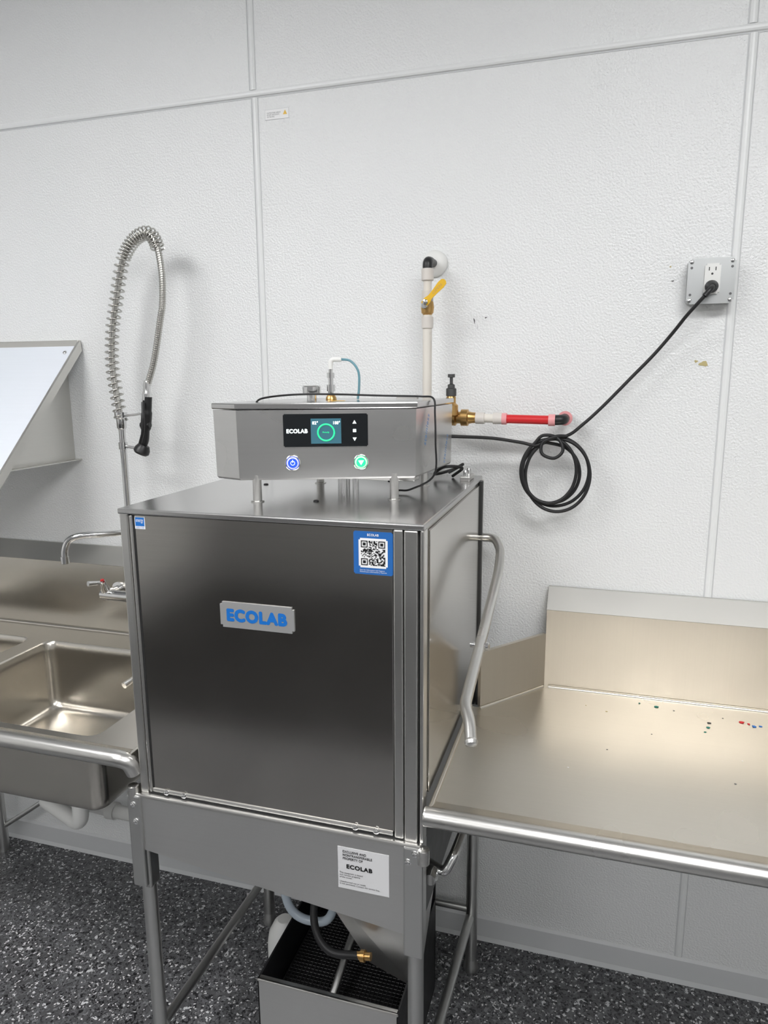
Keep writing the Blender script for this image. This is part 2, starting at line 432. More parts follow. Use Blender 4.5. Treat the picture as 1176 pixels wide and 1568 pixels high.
plate('energy_sticker', (-.887,YF+.004,1.409), X, Z, FN, .024, .026, .0005, 'paper', dw)
plate('energy_blue', (-.887,YF+.0035,1.411), X, Z, FN, .021, .018, .0003, 'logo', dw)
text('energy_text', 'energy', (-.887,YF+.003,1.412), X, Z, .017, .008, 'paper', dw)
text('energy_star', 'ENERGY STAR', (-.887,YF+.0034,1.399), X, Z, .019, .004, 'logo', dw)
pc = Vector((-.413,YA,.720))
plate('property_label', pc, X, Z, FN, .108, .094, .0006, 'lblgrey', dw)
text('property_text', 'EXCLUSIVE AND\nNONTRANSFERABLE\nPROPERTY OF', pc+Vector((-.012,-.0012,.030)), X, Z, .062, .021, 'black', dw, .02)
text('property_name', 'ECOLAB', pc+Vector((-.008,-.0012,.005)), X, Z, .055, .010, 'black', dw, .05)
text('property_small', 'This equipment is leased\nand remains property\nof the owner.\n\nUnauthorised use or resale\nis not permitted. Contact the service line.', pc+Vector((-.008,-.0012,-.024)), X, Z, .085, .030, 'black', dw)

# ---- control box
A = Vector((-.720,-.573)); B = Vector((-.371,-.447)); C = Vector((-.348,-.185)); E = Vector((-.72,-.22)); D = Vector((-.785,-.551))
zb, zt = 1.485, 1.645
poly = [D,A,B,C,E]; cen = sum(poly, Vector((0,0)))/5
bm = bmesh.new()
def ring(sc, z): return [bm.verts.new((cen.x+(p.x-cen.x)*sc, cen.y+(p.y-cen.y)*sc, z)) for p in poly]
rs = [ring(.985,zb), ring(1.0,zb+.004), ring(1.008,zt-.014)]
for a,b_ in zip(rs, rs[1:]):
    for i in range(5): bm.faces.new((a[i],a[(i+1)%5],b_[(i+1)%5],b_[i]))
bm.faces.new(rs[0][::-1]); bm.faces.new(rs[-1])
mk('control_box', bm, 'ctrl', dw, False)
bm = bmesh.new()
rs = [ring(1.014,zt-.012), ring(1.020,zt-.010), ring(1.020,zt-.002), ring(1.014,zt)]
for a,b_ in zip(rs, rs[1:]):
    for i in range(5): bm.faces.new((a[i],a[(i+1)%5],b_[(i+1)%5],b_[i]))
bm.faces.new(rs[0][::-1]); bm.faces.new(rs[-1])
mk('control_box_lid', bm, 'top', dw, False)
e = (B-A).normalized(); nn = Vector((e.y,-e.x)); Ln = (B-A).length
R3 = Vector((e.x,e.y,0)); N3 = Vector((nn.x,nn.y,0))
def F(t, f, off=0):
    p = A + e*(t*Ln); return Vector((p.x,p.y,zt-(zt-zb)*f)) + N3*(.0015+off)
def fp(nm, t0,t1,f0,f1, off, th, mat, bev=0.):
    return plate(nm, F((t0+t1)/2,(f0+f1)/2,off), R3, Z, N3, (t1-t0)*Ln, (f1-f0)*(zt-zb), th, mat, dw, bev)
fp('display_bezel', .256,.730,.14,.565, .0, .003, 'screen', .002)
fp('display_screen', .410,.580,.20,.525, .003, .0006, 'scrblue')
text('display_logo', 'ECOLAB', F(.333,.36,.0034), R3, Z, .044, .0090, 'glow_w', dw, .05)
def torus(nm, c, r, rr, mat, axn=N3, ax1=R3):
    pts = [Vector(c)+(ax1*math.cos(q*2*math.pi/40)+Z*math.sin(q*2*math.pi/40))*r for q in range(41)]
    return tube(nm, pts, rr, mat, dw, 8)
torus('display_ring', F(.495,.38,.0042), .0170, .0017, 'glow_g')
text('display_status', 'Ready', F(.495,.38,.0045), R3, Z, .014, .004, 'glow_g', dw)
text('display_temp_left', '82\u00b0', F(.435,.255,.0045), R3, Z, .012, .007, 'glow_w', dw, .04)
text('display_temp_right', '180\u00b0', F(.555,.255,.0045), R3, Z, .014, .007, 'glow_w', dw, .04)
for f, s in ((.25,1),(.47,-1)):
    bm = bmesh.new(); c0 = F(.655,f,.0036)
    bm.faces.new([bm.verts.new(c0+R3*(-.0042)+Z*(-.0032*s)), bm.verts.new(c0+R3*.0042+Z*(-.0032*s)), bm.verts.new(c0+Z*.0042*s)]); mk('arrow_key', bm, 'glow_w', dw, False)
fp('stop_key', .646,.664,.340,.380, .003, .0005, 'glow_w')
for nm, t, gm in (('power_button',.304,'glow_b'),('start_button',.689,'glow_g')):
    c0 = F(t,.775)
    lathe(nm+'_collar', [(0,.0165),(.003,.0165),(.004,.015),(.004,.0135)], c0, N3, 'chrome', dw, 32)
    lathe(nm, [(.003,.0128),(.0055,.0125),(.0060,.0115)], c0, N3, 'paper', dw, 32)
    lathe(nm+'_face', [(.005,.0102),(.0064,.0100)], c0, N3, gm, dw, 32)
    torus(nm+'_light', c0+N3*.0042, .0131, .0006, gm)
    if gm == 'glow_b':
        torus(nm+'_symbol', c0+N3*.0066, .0042, .0006, 'glow_w')
        plate(nm+'_symbol_bar', c0+N3*.0068+Z*.004, R3, Z, N3, .0012, .006, .0004, 'glow_w', dw)
    else:
        bm = bmesh.new(); c1 = c0+N3*.0070
        bm.faces.new([bm.verts.new(c1+R3*-.006+Z*.004), bm.verts.new(c1+R3*.006+Z*.004), bm.verts.new(c1-Z*.006)]); mk(nm+'_symbol', bm, 'glow_w', dw, False)
for i,(x,y) in enumerate(((-.690,-.553),(-.4157,-.455),(-.40,-.25),(-.66,-.27))):
    tube('pillar_%d' % i, [(x,y,ZT-.002),(x,y,zb+.01)], .0095, 'frame', dw, 18)
    lathe('pillar_flange', [(0,.014),(.002,.014),(.003,.010)], (x,y,ZT), (0,0,1), 'frame', dw)
box('pillar_beam', -.65,-.38,-.42,-.38, zb-.012, zb, 'frame', dw, .002)
tube('centre_conduit', [(-.55,-.40,ZT),(-.55,-.40,zb)], .014, 'chrome', dw)
tube('centre_conduit_b', [(-.515,-.42,ZT),(-.515,-.42,zb)], .007, 'chrome', dw)
for q in ((-.78,-.33),(-.57,-.52),(-.5,-.2)):
    lathe('top_grommet', [(0,.006),(.002,.006),(.003,.004)], (q[0],q[1],ZT), (0,0,1), 'black', dw, 12)
lathe('filler_cap', [(0,.012),(.012,.012),(.012,.021),(.03,.022),(.033,.02)], (-.644,-.35,zt), (0,0,1), 'chrome', dw)
lathe('vent_fitting', [(0,.007),(.02,.007),(.02,.010),(.035,.010),(.035,.006),(.05,.006),(.05,.009),(.062,.009),(.062,.005),(.078,.005)], (-.60,-.34,zt), (0,0,1), 'chrome', dw)
lathe('vent_fitting_base', [(0,.013),(.006,.012),(.012,.008)], (-.60,-.34,zt), (0,0,1), 'brass', dw)
tube('vent_elbow', fillet([(-.60,-.34,zt+.07),(-.60,-.34,zt+.092),(-.575,-.335,zt+.092)],.01), .0055, 'white', dw)
tube('vent_hose', catmull([(-.58,-.335,zt+.092),(-.555,-.33,zt+.088),(-.538,-.325,zt+.065),(-.538,-.32,zt+.03),(-.545,-.31,zt+.002)]), .0028, 'bluehose', dw, 10)
tube('lid_cable', catmull([(-.715,-.50,zt-.004),(-.705,-.48,zt+.008),(-.66,-.42,zt+.014),(-.58,-.38,zt+.014),(-.48,-.34,zt+.010),(-.39,-.33,zt+.008),(-.355,-.35,zt+.004),(-.349,-.36,zt-.03),(-.345,-.37,zt-.09),(-.350,-.36,zb-.005),(-.40,-.37,ZT+.01),(-.43,-.37,ZT+.006)]), .0022, 'cord', dw, 8)
plate('lid_label', (-.56,-.40,zt+.0002), (1,.3,0), (-.3,1,0), Z, .03, .02, .0004, 'yellow', dw)
box('lid_hinge', -.47,-.42,-.245,-.225, zt, zt+.006, 'frame', dw, .001)
se = (C-B).normalized(); S3 = Vector((se.x,se.y,0)); SN = Vector((se.y,-se.x,0))
for i,(t,z) in enumerate(((.20,1.585),(.74,1.53))):
    p = B+(C-B)*t
    text('film_print_%d' % i, 'stainless', Vector((p.x,p.y,z))+SN*.007, S3*.4+Z, -S3+Z*.4, .07, .016, 'film', dw, .02)
tube('black_cable_bundle', catmull([(-.36,-.10,ZT+.004),(-.33,-.13,ZT+.03),(-.37,-.16,ZT+.035),(-.40,-.13,ZT+.012),(-.36,-.09,ZT+.02),(-.33,-.12,ZT+.038),(-.36,-.15,ZT+.02)]), .004, 'cord', dw, 8)
box('hinge_block', -.33,-.305,-.16,-.09, ZT, ZT+.012, 'frame', dw, .002)
lathe('hinge_bolt', [(0,.006),(.012,.006),(.016,.004)], (-.318,-.10,ZT+.01), (0,0,1), 'chrome', dw)
lathe('hinge_bolt_b', [(0,.006),(.012,.006),(.016,.004)], (-.318,-.145,ZT+.01), (0,0,1), 'chrome', dw)
tube('under_hose_black', catmull([(-.60,-.42,.60),(-.60,-.50,.50),(-.585,-.56,.44),(-.54,-.585,.40),(-.47,-.575,.395)]), .009, 'cord', dw)
lathe('brass_fitting', [(0,.009),(.01,.009),(.01,.013),(.02,.013),(.02,.009),(.034,.009)], (-.475,-.575,.395), (1,0,.15), 'brass', dw)
tube('under_hose_clear', catmull([(-.705,-.45,.62),(-.705,-.47,.48),(-.685,-.48,.395),(-.63,-.48,.370),(-.575,-.47,.40),(-.56,-.45,.60)]), .011, 'clear', dw)

x0,x1,y0,y1,z0,z1 = -.72,-.37,-.60,-.22,.0,.29
box('drawer_front', x0,x1,y0,y0+.006,.012,z1,'apron',dw,.002)
box('drawer_front_lip', x0,x1,y0-.002,y0+.014,z1-.006,z1,'frame',dw,.002)
box('drawer_side_left', x0,x0+.005,y0,y1,.012,z1,'black',dw,.001)
box('drawer_side_right', x1-.005,x1,y0,y1,.012,z1,'black',dw,.001)
prism('drawer_back', [(x0,y1,.012),(x1,y1,.012),(x1,y1,z1+.10),(x0,y1,z1+.10)], (0,-.006,0), 'black', dw)
box('drawer_base', x0,x1,y0,y1,0,.012,'darksteel',dw,.002)
box('strainer', x0+.01,x1-.01,y0+.02,y1-.01,.18,.184,'black',dw)
bm = bmesh.new()
for i in range(32):
    yy = y0+.025+i*.0106; sweepbm(bm, [(x0+.012,yy,.186),(x1-.012,yy,.186)], .0012, 4)
for i in range(31):
    xx = x0+.015+i*.0106; sweepbm(bm, [(xx,y0+.022,.188),(xx,y1-.012,.188)], .0012, 4)
mk('strainer_mesh', bm, 'mesh', dw, False)
tube('strainer_handle', [(-.56,-.56,.20),(-.54,-.28,.34)], .010, 'leg', dw)
lathe('float_bottle', [(0,.05),(.10,.05),(.13,.045),(.16,.03),(.17,.02)], (-.80,-.28,0), (0,0,1), 'white', dw)

# ---------------------------------------------------------------- right dish table
dt = group('stainless_dish_table', (.5,-.38,0)); TX1 = 1.6; tz = .874
prism('table_top', [(-.276,-.698,tz-.03),(TX1,-.698,tz-.03),(TX1,-.06,tz-.03),(-.111,-.06,tz-.03),(-.256,-.234,tz-.03),(-.276,-.234,tz-.03)], (0,0,.03), 'table', dt)
prism('backsplash', [(-.111,-.06,tz-.03),(-.111,-.06,1.089),(-.111,-.012,1.138),(-.111,-.004,1.138),(-.111,-.004,tz-.03)], (TX1+.111,0,0), 'splash', dt)
prism('backsplash_cap', [(-.1112,-.0610,1.0895),(-.1112,-.0120,1.1395),(-.1112,-.0040,1.1395),(-.1112,-.0040,1.1380),(-.1112,-.0120,1.1380),(-.1112,-.0600,1.0880)], (TX1+.1112,0,0), 'cap', dt)
prism('corner_splash', [(-.111,-.06,tz),(-.256,-.234,tz),(-.256,-.234,1.020),(-.111,-.06,1.022)], (-.008,.007,0), 'splash', dt)
tube('cove', [(-.10,-.065,tz+.0),(TX1,-.065,tz+.0)], .006, 'table', dt, 12)
tube('cove_corner', [(-.114,-.067,tz+.0),(-.256,-.240,tz+.0)], .005, 'table', dt, 12)
tube('front_rail', [(-.283,-.706,tz-.004),(TX1,-.706,tz-.004)], .0185, 'frame', dt, 24)
lathe('rail_end', [(0,.0188),(.003,.018),(.006,.012)], (-.283,-.706,tz-.004), (-1,0,0), 'frame', dt)
prism('front_edge_roll', [(-.276,-.70,tz+.012),(-.276,-.685,tz+.006),(-.276,-.66,tz+.0005),(-.276,-.66,tz-.01),(-.276,-.70,tz-.01)], (TX1+.276,0,0), 'table', dt)
box('table_left_lip', -.284,-.274,-.70,-.234,tz-.03,tz+.006,'table',dt,.003)
for lx in (1.45,):
    for ly in (-.62,-.12):
        tube('table_leg', [(lx,ly,.0),(lx,ly,tz-.03)], .02, 'leg', dt, 18)
tube('table_cross_rail', [(1.45,-.62,.25),(1.45,-.12,.25)], .014, 'leg', dt)
g = group('food_debris', (.25,-.15,tz))
deb = [(.28,-.19,.004,'green'),(.17,-.11,.005,'green'),(.13,-.10,.003,'green'),(.285,-.165,.004,'black'),(.36,-.14,.006,'red'),(.27,-.215,.003,'green'),(.385,-.155,.005,'logo'),(.05,-.17,.0025,'tan'),
       (.375,-.145,.004,'red'),(.40,-.15,.004,'logo'),(.21,-.12,.0025,'print'),(.0,-.15,.002,'tan'),(.33,-.33,.002,'paper'),(.30,-.43,.0025,'print'),(.05,-.36,.002,'print'),(-.03,-.46,.002,'paper'),(.15,-.26,.002,'print'),(.32,-.13,.002,'print')]
for i,(x,y,s,m) in enumerate(deb):
    bm = bmesh.new(); bmesh.ops.create_icosphere(bm, subdivisions=1, radius=s)
    for v in bm.verts: v.co = Vector((x+v.co.x*random.uniform(.7,1.5), y+v.co.y*random.uniform(.6,1.2), tz+s*.25+v.co.z*.3))
    mk('crumb_%d'%i, bm, m, g, False)

# ---------------------------------------------------------------- left sink table
st = group('stainless_sink_table', (-1.6,-.38,0)); sz = .888; SX0, SX1 = -2.7, -.952
bx0,bx1,by0,by1 = -1.635,-1.075,-.655,-.175
def rr(x0,x1,y0,y1,r,z,n=7):
    out = []
    for cx,cy,a0 in ((x1-r,y1-r,0),(x0+r,y1-r,90),(x0+r,y0+r,180),(x1-r,y0+r,270)):
        for k in range(n+1):
            a = math.radians(a0+90*k/n); out.append((cx+r*math.cos(a), cy+r*math.sin(a), z))
    return out
RC = .032
def deck(nm, X0,X1,Y0,Y1, holes, z, mat, parent):
    bm = bmesh.new(); ed = []
    def loop(ps):
        vs = [bm.verts.new(p) for p in ps]
        for i in range(len(vs)): ed.append(bm.edges.new((vs[i], vs[(i+1)%len(vs)])))
    loop([(X0,Y0,z),(X1,Y0,z),(X1,Y1,z),(X0,Y1,z)])
    for h in holes: loop(rr(*h, RC, z))
    bmesh.ops.triangle_fill(bm, use_beauty=True, use_dissolve=False, edges=ed)
    return mk(nm, bm, mat, parent, False)
h1 = (bx0,bx1,by0,by1); h2 = (bx0-.62,bx1-.62,by0,by1)
deck('deck', SX0, SX1, -.69, -.06, [h1,h2], sz, 'sink', st)
def bowl(nm, h):
    bm = bmesh.new(); x0,x1,y0,y1 = h
    lv = [(0,RC,sz),(.002,RC,sz-.002),(.005,RC,sz-.008),(.007,RC,sz-.03),(.009,RC,sz-.09),(.013,RC,sz-.18),(.016,RC,sz-.196),(.021,RC,sz-.207),(.030,RC,sz-.215),(.042,RC,sz-.219)]
    R = [[bm.verts.new(p) for p in rr(x0+a,x1-a,y0+a,y1-a,r,z)] for a,r,z in lv]
    for a,b_ in zip(R,R[1:]):
        n = len(a)
        for i in range(n): bm.faces.new((a[i],a[(i+1)%n],b_[(i+1)%n],b_[i]))
    n = len(R[-1]); c = bm.verts.new(((x0+x1)/2,(y0+y1)/2,sz-.226))
    for i in range(n): bm.faces.new((R[-1][i],R[-1][(i+1)%n],c))
    mk(nm, bm, 'sink', st, True, 60)
    lathe(nm+'_drain', [(0,.045),(.003,.045),(.004,.035),(.002,.03)], ((x0+x1)/2,(y0+y1)/2,sz-.2255), (0,0,1), 'chrome', st)
bowl('sink_bowl', h1); bowl('sink_bowl_b', h2)
prism('sink_backsplash', [(SX0,-.06,sz-.03),(SX0,-.06,1.112),(SX0,-.012,1.160),(SX0,-.004,1.160),(SX0,-.004,sz-.03)], (SX1-SX0,0,0), 'sink', st)
prism('sink_backsplash_cap', [(SX0,-.0610,1.1125),(SX0,-.0120,1.1615),(SX0,-.0040,1.1615),(SX0,-.0040,1.1600),(SX0,-.0120,1.1600),(SX0,-.0600,1.1110)], (SX1-SX0,0,0), 'cap', st)
tube('sink_cove', [(SX0,-.064,sz),(SX1,-.064,sz)], .006, 'sink', st, 12)
tube('sink_rail', fillet([(SX0,-.706,.880),(SX1-.02,-.706,.880),(SX1+.0,-.70,.872),(SX1+.004,-.69,.845)],.02), .0185, 'frame', st, 24)
prism('sink_front_edge', [(SX0,-.70,sz+.006),(SX0,-.69,sz+.004),(SX0,-.675,sz),(SX0,-.675,sz-.012),(SX0,-.70,sz-.02)], (SX1-SX0,0,0), 'sink', st)
box('sink_right_lip', SX1-.003, SX1+.006, -.70,-.06, sz-.035, sz+.004, 'sink', st, .002)
tube('overflow_lever', [(-1.305,-.18,.81),(-1.318,-.235,.80)], [.009,.010], 'chrome', st)
for lx in (-2.02,-2.6):
    for ly in (-.08,-.62):
        tube('sink_leg', [(lx,ly,.0),(lx,ly,sz-.03)], .0195, 'leg', st, 18)
tube('sink_brace', [(-2.02,-.08,.09),(-1.86,-.05,.20),(-1.7,-.04,.31)], .009, 'leg', st)

g = group('sink_drain_pipe', (-1.4,-.2,.3))
tube('pipe', fillet([(-1.355,-.415,.663),(-1.355,-.415,.45),(-1.60,-.30,.42),(-1.60,-.15,.315),(-1.50,-.13,.290),(-1.10,-.12,.275),(-1.10,-.005,.27)],.05), .022, 'white', g, 18)
lathe('pipe_nut', [(0,.028),(.03,.028)], (-1.50,-.13,.290), (1,0,0), 'white', g)

# ---------------------------------------------------------------- pre-rinse faucet
pf = group('pre_rinse_faucet', (-1.343,-.12,1.04)); py = -.12
for ix in (-1.445,-1.240):
    lathe('inlet', [(0,.024),(.004,.024),(.006,.014),(.04,.014),(.04,.018),(.07,.018)], (ix,-.06,1.036), (0,-1,0), 'chrome', pf)
tube('faucet_body', [(-1.46,py,1.036),(-1.225,py,1.036)], .017, 'chrome', pf, 20)
for hx, s in ((-1.445,-1),(-1.24,1)):
    lathe('valve_bonnet', [(0,.013),(.02,.014),(.03,.010),(.045,.010)], (hx,py,1.04), (0,-.35,1), 'chrome', pf)
    tube('valve_lever', [(hx,py-.012,1.078),(hx+s*.02,py-.055,1.085)], [.006,.008], 'chrome', pf)
lathe('handle_tip_hot', [(0,.006),(.004,.005)], (-1.445,py-.015,1.086), (0,0,1), 'red', pf, 12)
tube('riser', [(-1.343,py,1.03),(-1.343,py,1.585)], .0095, 'chrome', pf, 18)
lathe('riser_union', [(0,.016),(.03,.016),(.032,.012),(.05,.012)], (-1.343,py,1.21), (0,0,1), 'chrome', pf)
lathe('riser_base', [(0,.02),(.03,.018),(.04,.013)], (-1.343,py,1.04), (0,0,1), 'chrome', pf)
tube('swing_spout', catmull([(-1.343,py,1.243),(-1.350,-.16,1.247),(-1.385,-.205,1.250),(-1.425,-.235,1.250),(-1.455,-.248,1.238),(-1.468,-.254,1.21),(-1.470,-.255,1.18)]), .0095, 'chrome', pf, 16)
lathe('spout_tip', [(0,.0115),(.02,.0115),(.022,.008)], (-1.470,-.255,1.19), (0,0,-1), 'chrome', pf)
path = catmull([(-1.343,py,1.575),(-1.352,py,1.65),(-1.359,py,1.733),(-1.350,py,1.83),(-1.329,py,1.914),(-1.310,py,1.985),(-1.290,py,2.035),(-1.252,py,2.076),(-1.210,py,2.087),(-1.184,py-.003,2.055),(-1.172,py-.005,1.978),(-1.174,py-.008,1.90),(-1.182,py-.01,1.86),(-1.209,py-.012,1.749),(-1.235,py-.015,1.677)], 10)
tube('hose', path, .0085, 'spring', pf, 14)
def helix(bm, path, i0, i1, R, pitch_fn, r, seg=6, per=14):
    pts = path[i0:i1+1]; T, N = frames(pts)
    out = []; ph = 0.
    for i in range(len(pts)-1):
        L_ = (pts[i+1]-pts[i]).length; turns = L_/pitch_fn(i/(len(pts)-1)); ns = max(2, int(turns*per))
        for k in range(ns):
            t = k/ns; p = pts[i].lerp(pts[i+1], t); n_ = N[i].lerp(N[i+1], t).normalized(); tt = T[i].lerp(T[i+1], t).normalized(); b_ = tt.cross(n_)
            a = 2*math.pi*(ph+turns*t)
            out.append(p+(n_*math.cos(a)+b_*math.sin(a))*R)
        ph += turns
    sweepbm(bm, out, r, seg)
bm = bmesh.new(); helix(bm, path, 0, 92, .0180, lambda t: .0185 if t < .62 else .0095, .0023)
mk('spring_coil', bm, 'spring', pf, True, 80)
bm = bmesh.new(); helix(bm, path, 88, len(path)-1, .0088, lambda t: .006, .0013, 5, 10); mk('hose_ribs', bm, 'spring', pf, True, 80)
lathe('riser_collar', [(0,.011),(.005,.014),(.03,.014),(.035,.018),(.05,.018)], (-1.343,py,1.55), (0,0,1), 'chrome', pf)
lathe('hose_ferrule', [(-.01,.009),(0,.011),(.02,.011),(.025,.013),(.045,.013)], (-1.236,py-.015,1.680), (-.1,0,-1), 'chrome', pf)
tube('spray_handle', catmull([(-1.238,py-.015,1.645),(-1.243,py-.016,1.60),(-1.251,py-.017,1.55),(-1.258,py-.018,1.515),(-1.278,py-.02,1.495)]), [.013]*8+[.015]*8+[.012]*8+[.012]*8+[.010], 'black', pf, 14)
lathe('spray_head', [(0,.016),(.012,.022),(.022,.023),(.028,.018)], (-1.258,py-.018,1.507), (-.45,-.2,-1), 'black', pf)
tube('spray_lever', catmull([(-1.240,py-.035,1.63),(-1.232,py-.05,1.59),(-1.236,py-.05,1.55),(-1.252,py-.045,1.515)]), .0045, 'black', pf, 10)
lathe('spray_lever_pivot', [(0,.008),(.03,.008)], (-1.262,py-.02,1.565), (1,0,0), 'black', pf)
tube('wall_hook_upper', fillet([(-1.343,py,1.590),(-1.30,py-.01,1.592),(-1.262,py-.015,1.597),(-1.255,py-.02,1.585)],.01), .0035, 'chrome', pf, 10)
tube('wall_hook_lower', fillet([(-1.343,py,1.502),(-1.30,py-.01,1.498),(-1.270,py-.015,1.495)],.01), .0045, 'chrome', pf, 10)
lathe('hook_clamp', [(0,.013),(.02,.013)], (-1.343,py,1.492), (0,0,1), 'chrome', pf)

# ---------------------------------------------------------------- slanted wall shelf
ws = group('slanted_wall_shelf', (-2.1,-.2,1.6)); sx1 = -1.557; sx0 = -2.75
ty, tz2, fy, fz = -.012, 1.800, -.42, 1.375
prism('shelf_panel', [(sx0,ty,tz2),(sx0,fy,fz),(sx0,fy+.006,fz-.008),(sx0,ty+.004,tz2-.010)], (sx1-sx0,0,0), 'shelf', ws)
prism('shelf_rim_end', [(sx1-.004,ty,tz2+.012),(sx1-.004,fy-.008,fz+.010),(sx1-.004,fy-.002,fz-.018),(sx1-.004,ty+.006,tz2-.018)], (.008,0,0), 'shelfe', ws)
box('shelf_rim_top', sx0, sx1, -.016,-.002, tz2-.012, tz2+.014, 'shelfe', ws, .002)
box('shelf_front_lip', sx0, sx1, fy-.012, fy, fz-.012, fz+.022, 'shelfe', ws, .002)
for bx in (-1.622, -2.6):
    prism('shelf_bracket', [(bx,-.001,1.782),(bx,-.001,1.440),(bx,-.33,1.440)], (.004,0,0), 'shelfe', ws)
    prism('bracket_flange', [(bx,-.001,1.440),(bx+.03,-.001,1.440),(bx+.03,-.33,1.440),(bx,-.33,1.440)], (0,0,.003), 'shelfe', ws)
lathe('shelf_bolt', [(0,.007),(.004,.006),(.006,.003)], (sx1-.035,-.035,tz2-.025), (0,-.7,.7), 'chrome', ws)

# ---------------------------------------------------------------- water supply pipe
wp = group('water_supply_pipe', (-.4,-.08,1.8)); px, pyy = -.433, -.083
lathe('wall_escutcheon', [(0,.034),(.004,.034),(.010,.030),(.016,.020),(.018,.013)], (px,-.001,1.985), (0,-1,0), 'white', wp, 32)
tube('stub_out', [(px,-.01,1.985),(px,pyy+.01,1.980)], .010, 'black', wp)
tube('elbow', fillet([(px,pyy+.03,1.982),(px,pyy,1.980),(px,pyy,1.955)],.02), .0125, 'black', wp)
lathe('crimp_sleeve_top', [(0,.0155),(.028,.0155),(.030,.012)], (px,pyy,1.962), (0,0,-1), 'pexc', wp)
tube('pex_upper', [(px,pyy,1.96),(px,pyy,1.88)], .0105, 'pex', wp)
lathe('crimp_sleeve_valve', [(0,.0145),(.025,.0145)], (px,pyy,1.908), (0,0,-1), 'pexc', wp)
lathe('valve_body', [(-.026,.011),(-.016,.012),(-.014,.015),(0,.017),(.014,.015),(.016,.012),(.026,.011)], (px,pyy,1.868), (0,0,-1), 'brass', wp)
lathe('valve_stem', [(0,.008),(.026,.008),(.028,.006)], (px,pyy-.01,1.870), (0,-1,0), 'chrome', wp)
hc = Vector((px+.004,pyy-.034,1.878)); hd = Vector((.052,0,.054)).normalized(); hn = Vector((-hd.z,0,hd.x))
bm = bmesh.new(); pr = [(-.008,.008),(.006,.009),(.016,.006),(.035,.007),(.055,.0095),(.066,.008),(.070,.003)]
pts = [(a,b) for a,b in pr]+[(a,-b) for a,b in reversed(pr)]
f1 = [bm.verts.new(hc+hd*a+hn*b) for a,b in pts]; f2 = [bm.verts.new(hc+hd*a+hn*b+Vector((0,-.004,0))) for a,b in pts]
bm.faces.new(f1); bm.faces.new(f2[::-1])
for i in range(len(pts)): bm.faces.new((f1[i],f1[(i+1)%len(pts)],f2[(i+1)%len(pts)],f2[i]))
mk('valve_handle', bm, 'yellow', wp, False)
text('handle_print', 'OPEN', hc+hd*.042+Vector((0,-.0045,0)), hd, hn, .03, .006, 'brass', wp)
lathe('handle_nut', [(0,.007),(.006,.007),(.007,.004)], hc+Vector((0,-.003,0)), (0,-1,0), 'chrome', wp, 6)
lathe('crimp_sleeve_low', [(0,.0150),(.028,.0150)], (px,pyy,1.845), (0,0,-1), 'pexc', wp)
tube('pex_riser', fillet([(px,pyy,1.85),(px,pyy,1.592),(-.37,pyy-.01,1.592)],.03), .0118, 'pex', wp, 18)
lathe('backflow_valve', [(0,.010),(.006,.016),(.014,.020),(.03,.021),(.034,.015),(.045,.015),(.045,.021),(.062,.021),(.064,.016),(.072,.014),(.085,.013)], (-.384,-.10,1.593), (1,0,0), 'brass', wp)
lathe('backflow_bonnet', [(0,.018),(.025,.018),(.03,.012),(.045,.012),(.05,.009)], (-.362,-.12,1.600), (0,0,1), 'brass', wp)
lathe('bonnet_cap', [(0,.013),(.018,.013),(.02,.009),(.028,.009),(.03,.004),(.045,.004),(.046,.009),(.054,.009)], (-.362,-.12,1.648), (0,0,1), 'darksteel', wp)
P1 = Vector((-.30,-.10,1.593)); P2 = Vector((-.234,-.10,1.591)); P3 = Vector((-.118,-.10,1.589))
tube('pex_union', [P1,P2], .011, 'pex', wp)
for q in (-.302,-.258): lathe('crimp', [(0,.0145),(.022,.0145)], (q,-.10,1.592), (1,0,0), 'pexc', wp)
lathe('pink_band', [(0,.0145),(.012,.0145)], (-.236,-.10,1.591), (1,0,0), 'pink', wp)
tube('red_pipe', [P2,P3], .0110, 'red', wp)
lathe('pink_band_end', [(0,.0145),(.016,.0145)], (-.122,-.10,1.589), (1,0,0), 'pink', wp)
tube('end_elbow', fillet([(-.112,-.10,1.589),(-.088,-.10,1.590),(-.084,-.06,1.592),(-.084,-.001,1.592)],.02), .0125, 'black', wp)
lathe('end_ring', [(0,.017),(.016,.018)], (-.084,-.055,1.592), (0,-1,0), 'pink', wp)

# ---------------------------------------------------------------- outlet
OZ = 1.909
ob = group('electrical_outlet', (.229,-.03,OZ)); oc = Vector((.229,0,OZ))
box('junction_box', .229-.049,.229+.049,-.042,-.0005,OZ-.049,OZ+.049,'galv',ob,.006,3)
plate('cover_plate', (oc.x,-.042,oc.z), X, Z, FN, .102,.102,.003,'galv',ob,.008)
for sx in (-1,1):
    for sz_ in (-1,1):
        lathe('cover_screw', [(0,.0045),(.0015,.0045),(.0025,.0025)], (oc.x+sx*.043,-.045,oc.z+sz_*.043), (0,-1,0), 'chrome', ob, 12)
        lathe('cover_hole', [(0,.003),(.0005,.003)], (oc.x+sx*.043,-.045,oc.z+sz_*.030), (0,-1,0), 'darksteel', ob, 12)
plate('receptacle', (oc.x+.002,-.045,oc.z+.004), X, Z, FN, .034,.068,.005,'white',ob,.004)
for dz in (.026,-.012):
    for dx in (-.006,.008):
        plate('slot', (oc.x+dx,-.0502,oc.z+dz), X, Z, FN, .002,.008,.0003,'black',ob)
lathe('ground_hole', [(0,.0025),(.0004,.0025)], (oc.x+.001,-.050,oc.z+.015), (0,-1,0), 'black', ob, 12)

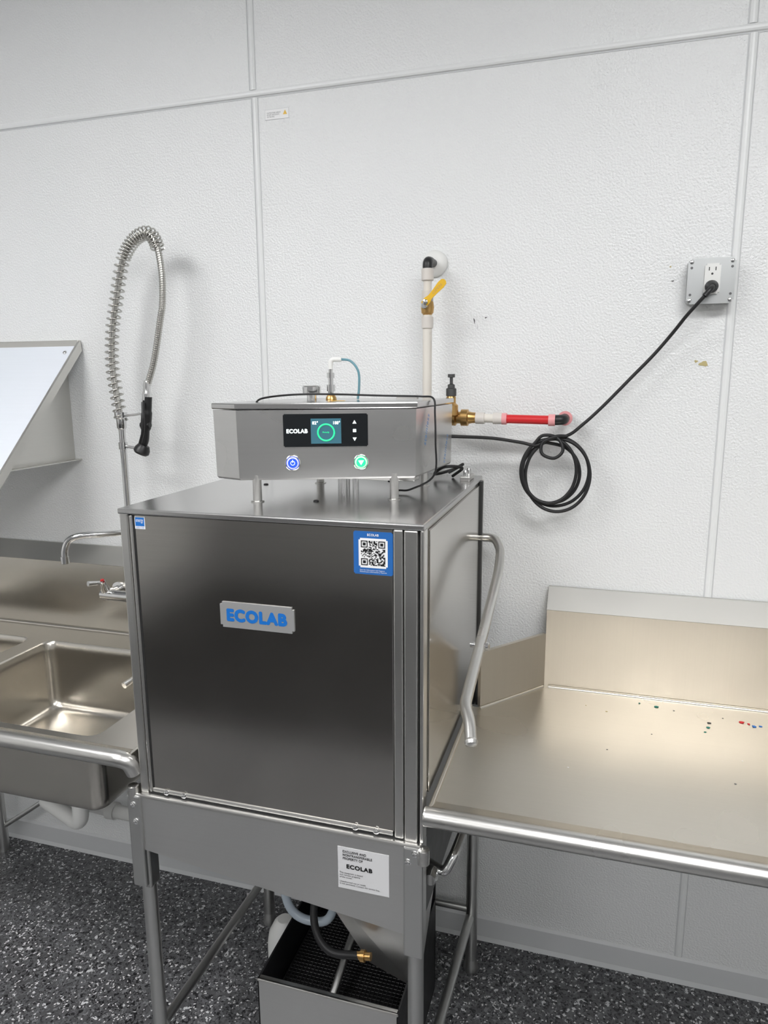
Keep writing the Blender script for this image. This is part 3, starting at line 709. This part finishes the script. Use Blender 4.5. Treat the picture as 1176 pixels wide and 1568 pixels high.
pc_ = group('power_cord', (-.05,-.08,1.6))
lathe('plug', [(0,.011),(.006,.014),(.018,.014),(.024,.011),(.036,.009),(.04,.006)], (oc.x,-.050,1.896), (0,-1,-.12), 'black', pc_, 20)
tube('plug_strain_relief', catmull([(oc.x,-.085,1.892),(oc.x-.006,-.100,1.885),(oc.x-.018,-.103,1.870)]), .0060, 'black', pc_)
cp = [(.211,-.103,1.870),(.18,-.085,1.832),(.153,-.06,1.793),(.115,-.05,1.744),(.071,-.05,1.695),(.035,-.055,1.655),(0,-.06,1.617),(-.04,-.065,1.578),(-.078,-.07,1.549)]
cx, cz = -.105, 1.457
def lp(a, r, rz, dx=0, dz=0, y=-.08): a = math.radians(a); return (cx+dx+math.cos(a)*r, y, cz+dz+math.sin(a)*rz)
loops = []
for i in range(4):
    r0 = (.084,.072,.079,.066)[i]; rz = (.088,.076,.092,.082)[i]; dx = (0,-.010,.008,-.012)[i]; dz = (0,-.004,-.008,.004)[i]
    for a in range(0,360,30):
        loops.append(lp(120+a, r0, rz, dx, dz, -.066-.006*i-.003*math.sin(math.radians(a))))
tail = [(-.150,-.085,1.525),(-.19,-.09,1.532),(-.26,-.11,1.543),(-.348,-.15,1.549),(-.40,-.15,1.55)]
tube('cord', catmull(cp+loops+tail, 6), .0042, 'cord', pc_, 10)
kn = [(-.078,-.08,1.549),(-.105,-.092,1.548),(-.135,-.092,1.532),(-.135,-.095,1.505),(-.105,-.098,1.495),(-.085,-.095,1.515),(-.10,-.09,1.545),(-.135,-.088,1.55),(-.155,-.088,1.53)]
tube('cord_tie_loop', catmull(kn, 6), .0042, 'cord', pc_, 10)

# ---------------------------------------------------------------- world + camera
w = bpy.data.worlds.new('World'); S.world = w; w.use_nodes = True
w.node_tree.nodes['Background'].inputs['Color'].default_value = (.8,.85,.9,1)
w.node_tree.nodes['Background'].inputs['Strength'].default_value = .3

cam = bpy.data.cameras.new('Camera'); co = bpy.data.objects.new('Camera', cam); COL.objects.link(co)
sy, cy, sp, cp_ = .2907, .9568, .189, .982
fwd = Vector((-sy*cp_, cy*cp_, -sp)).normalized()
R = Vector((cy, sy, 0)).normalized(); U = R.cross(fwd).normalized()
rho = .00725
cxv = (R-U*rho).normalized(); cyv = (U+R*rho).normalized()
m = Matrix.Identity(4)
for i in range(3):
    m[i][0] = cxv[i]; m[i][1] = cyv[i]; m[i][2] = -fwd[i]
m[0][3], m[1][3], m[2][3] = 0, -1.9, 1.7
co.matrix_world = m
cam.sensor_fit = 'VERTICAL'; cam.sensor_height = 36; cam.sensor_width = 27
cam.lens = 36*1087/1568
cam.clip_start = .05
S.camera = co
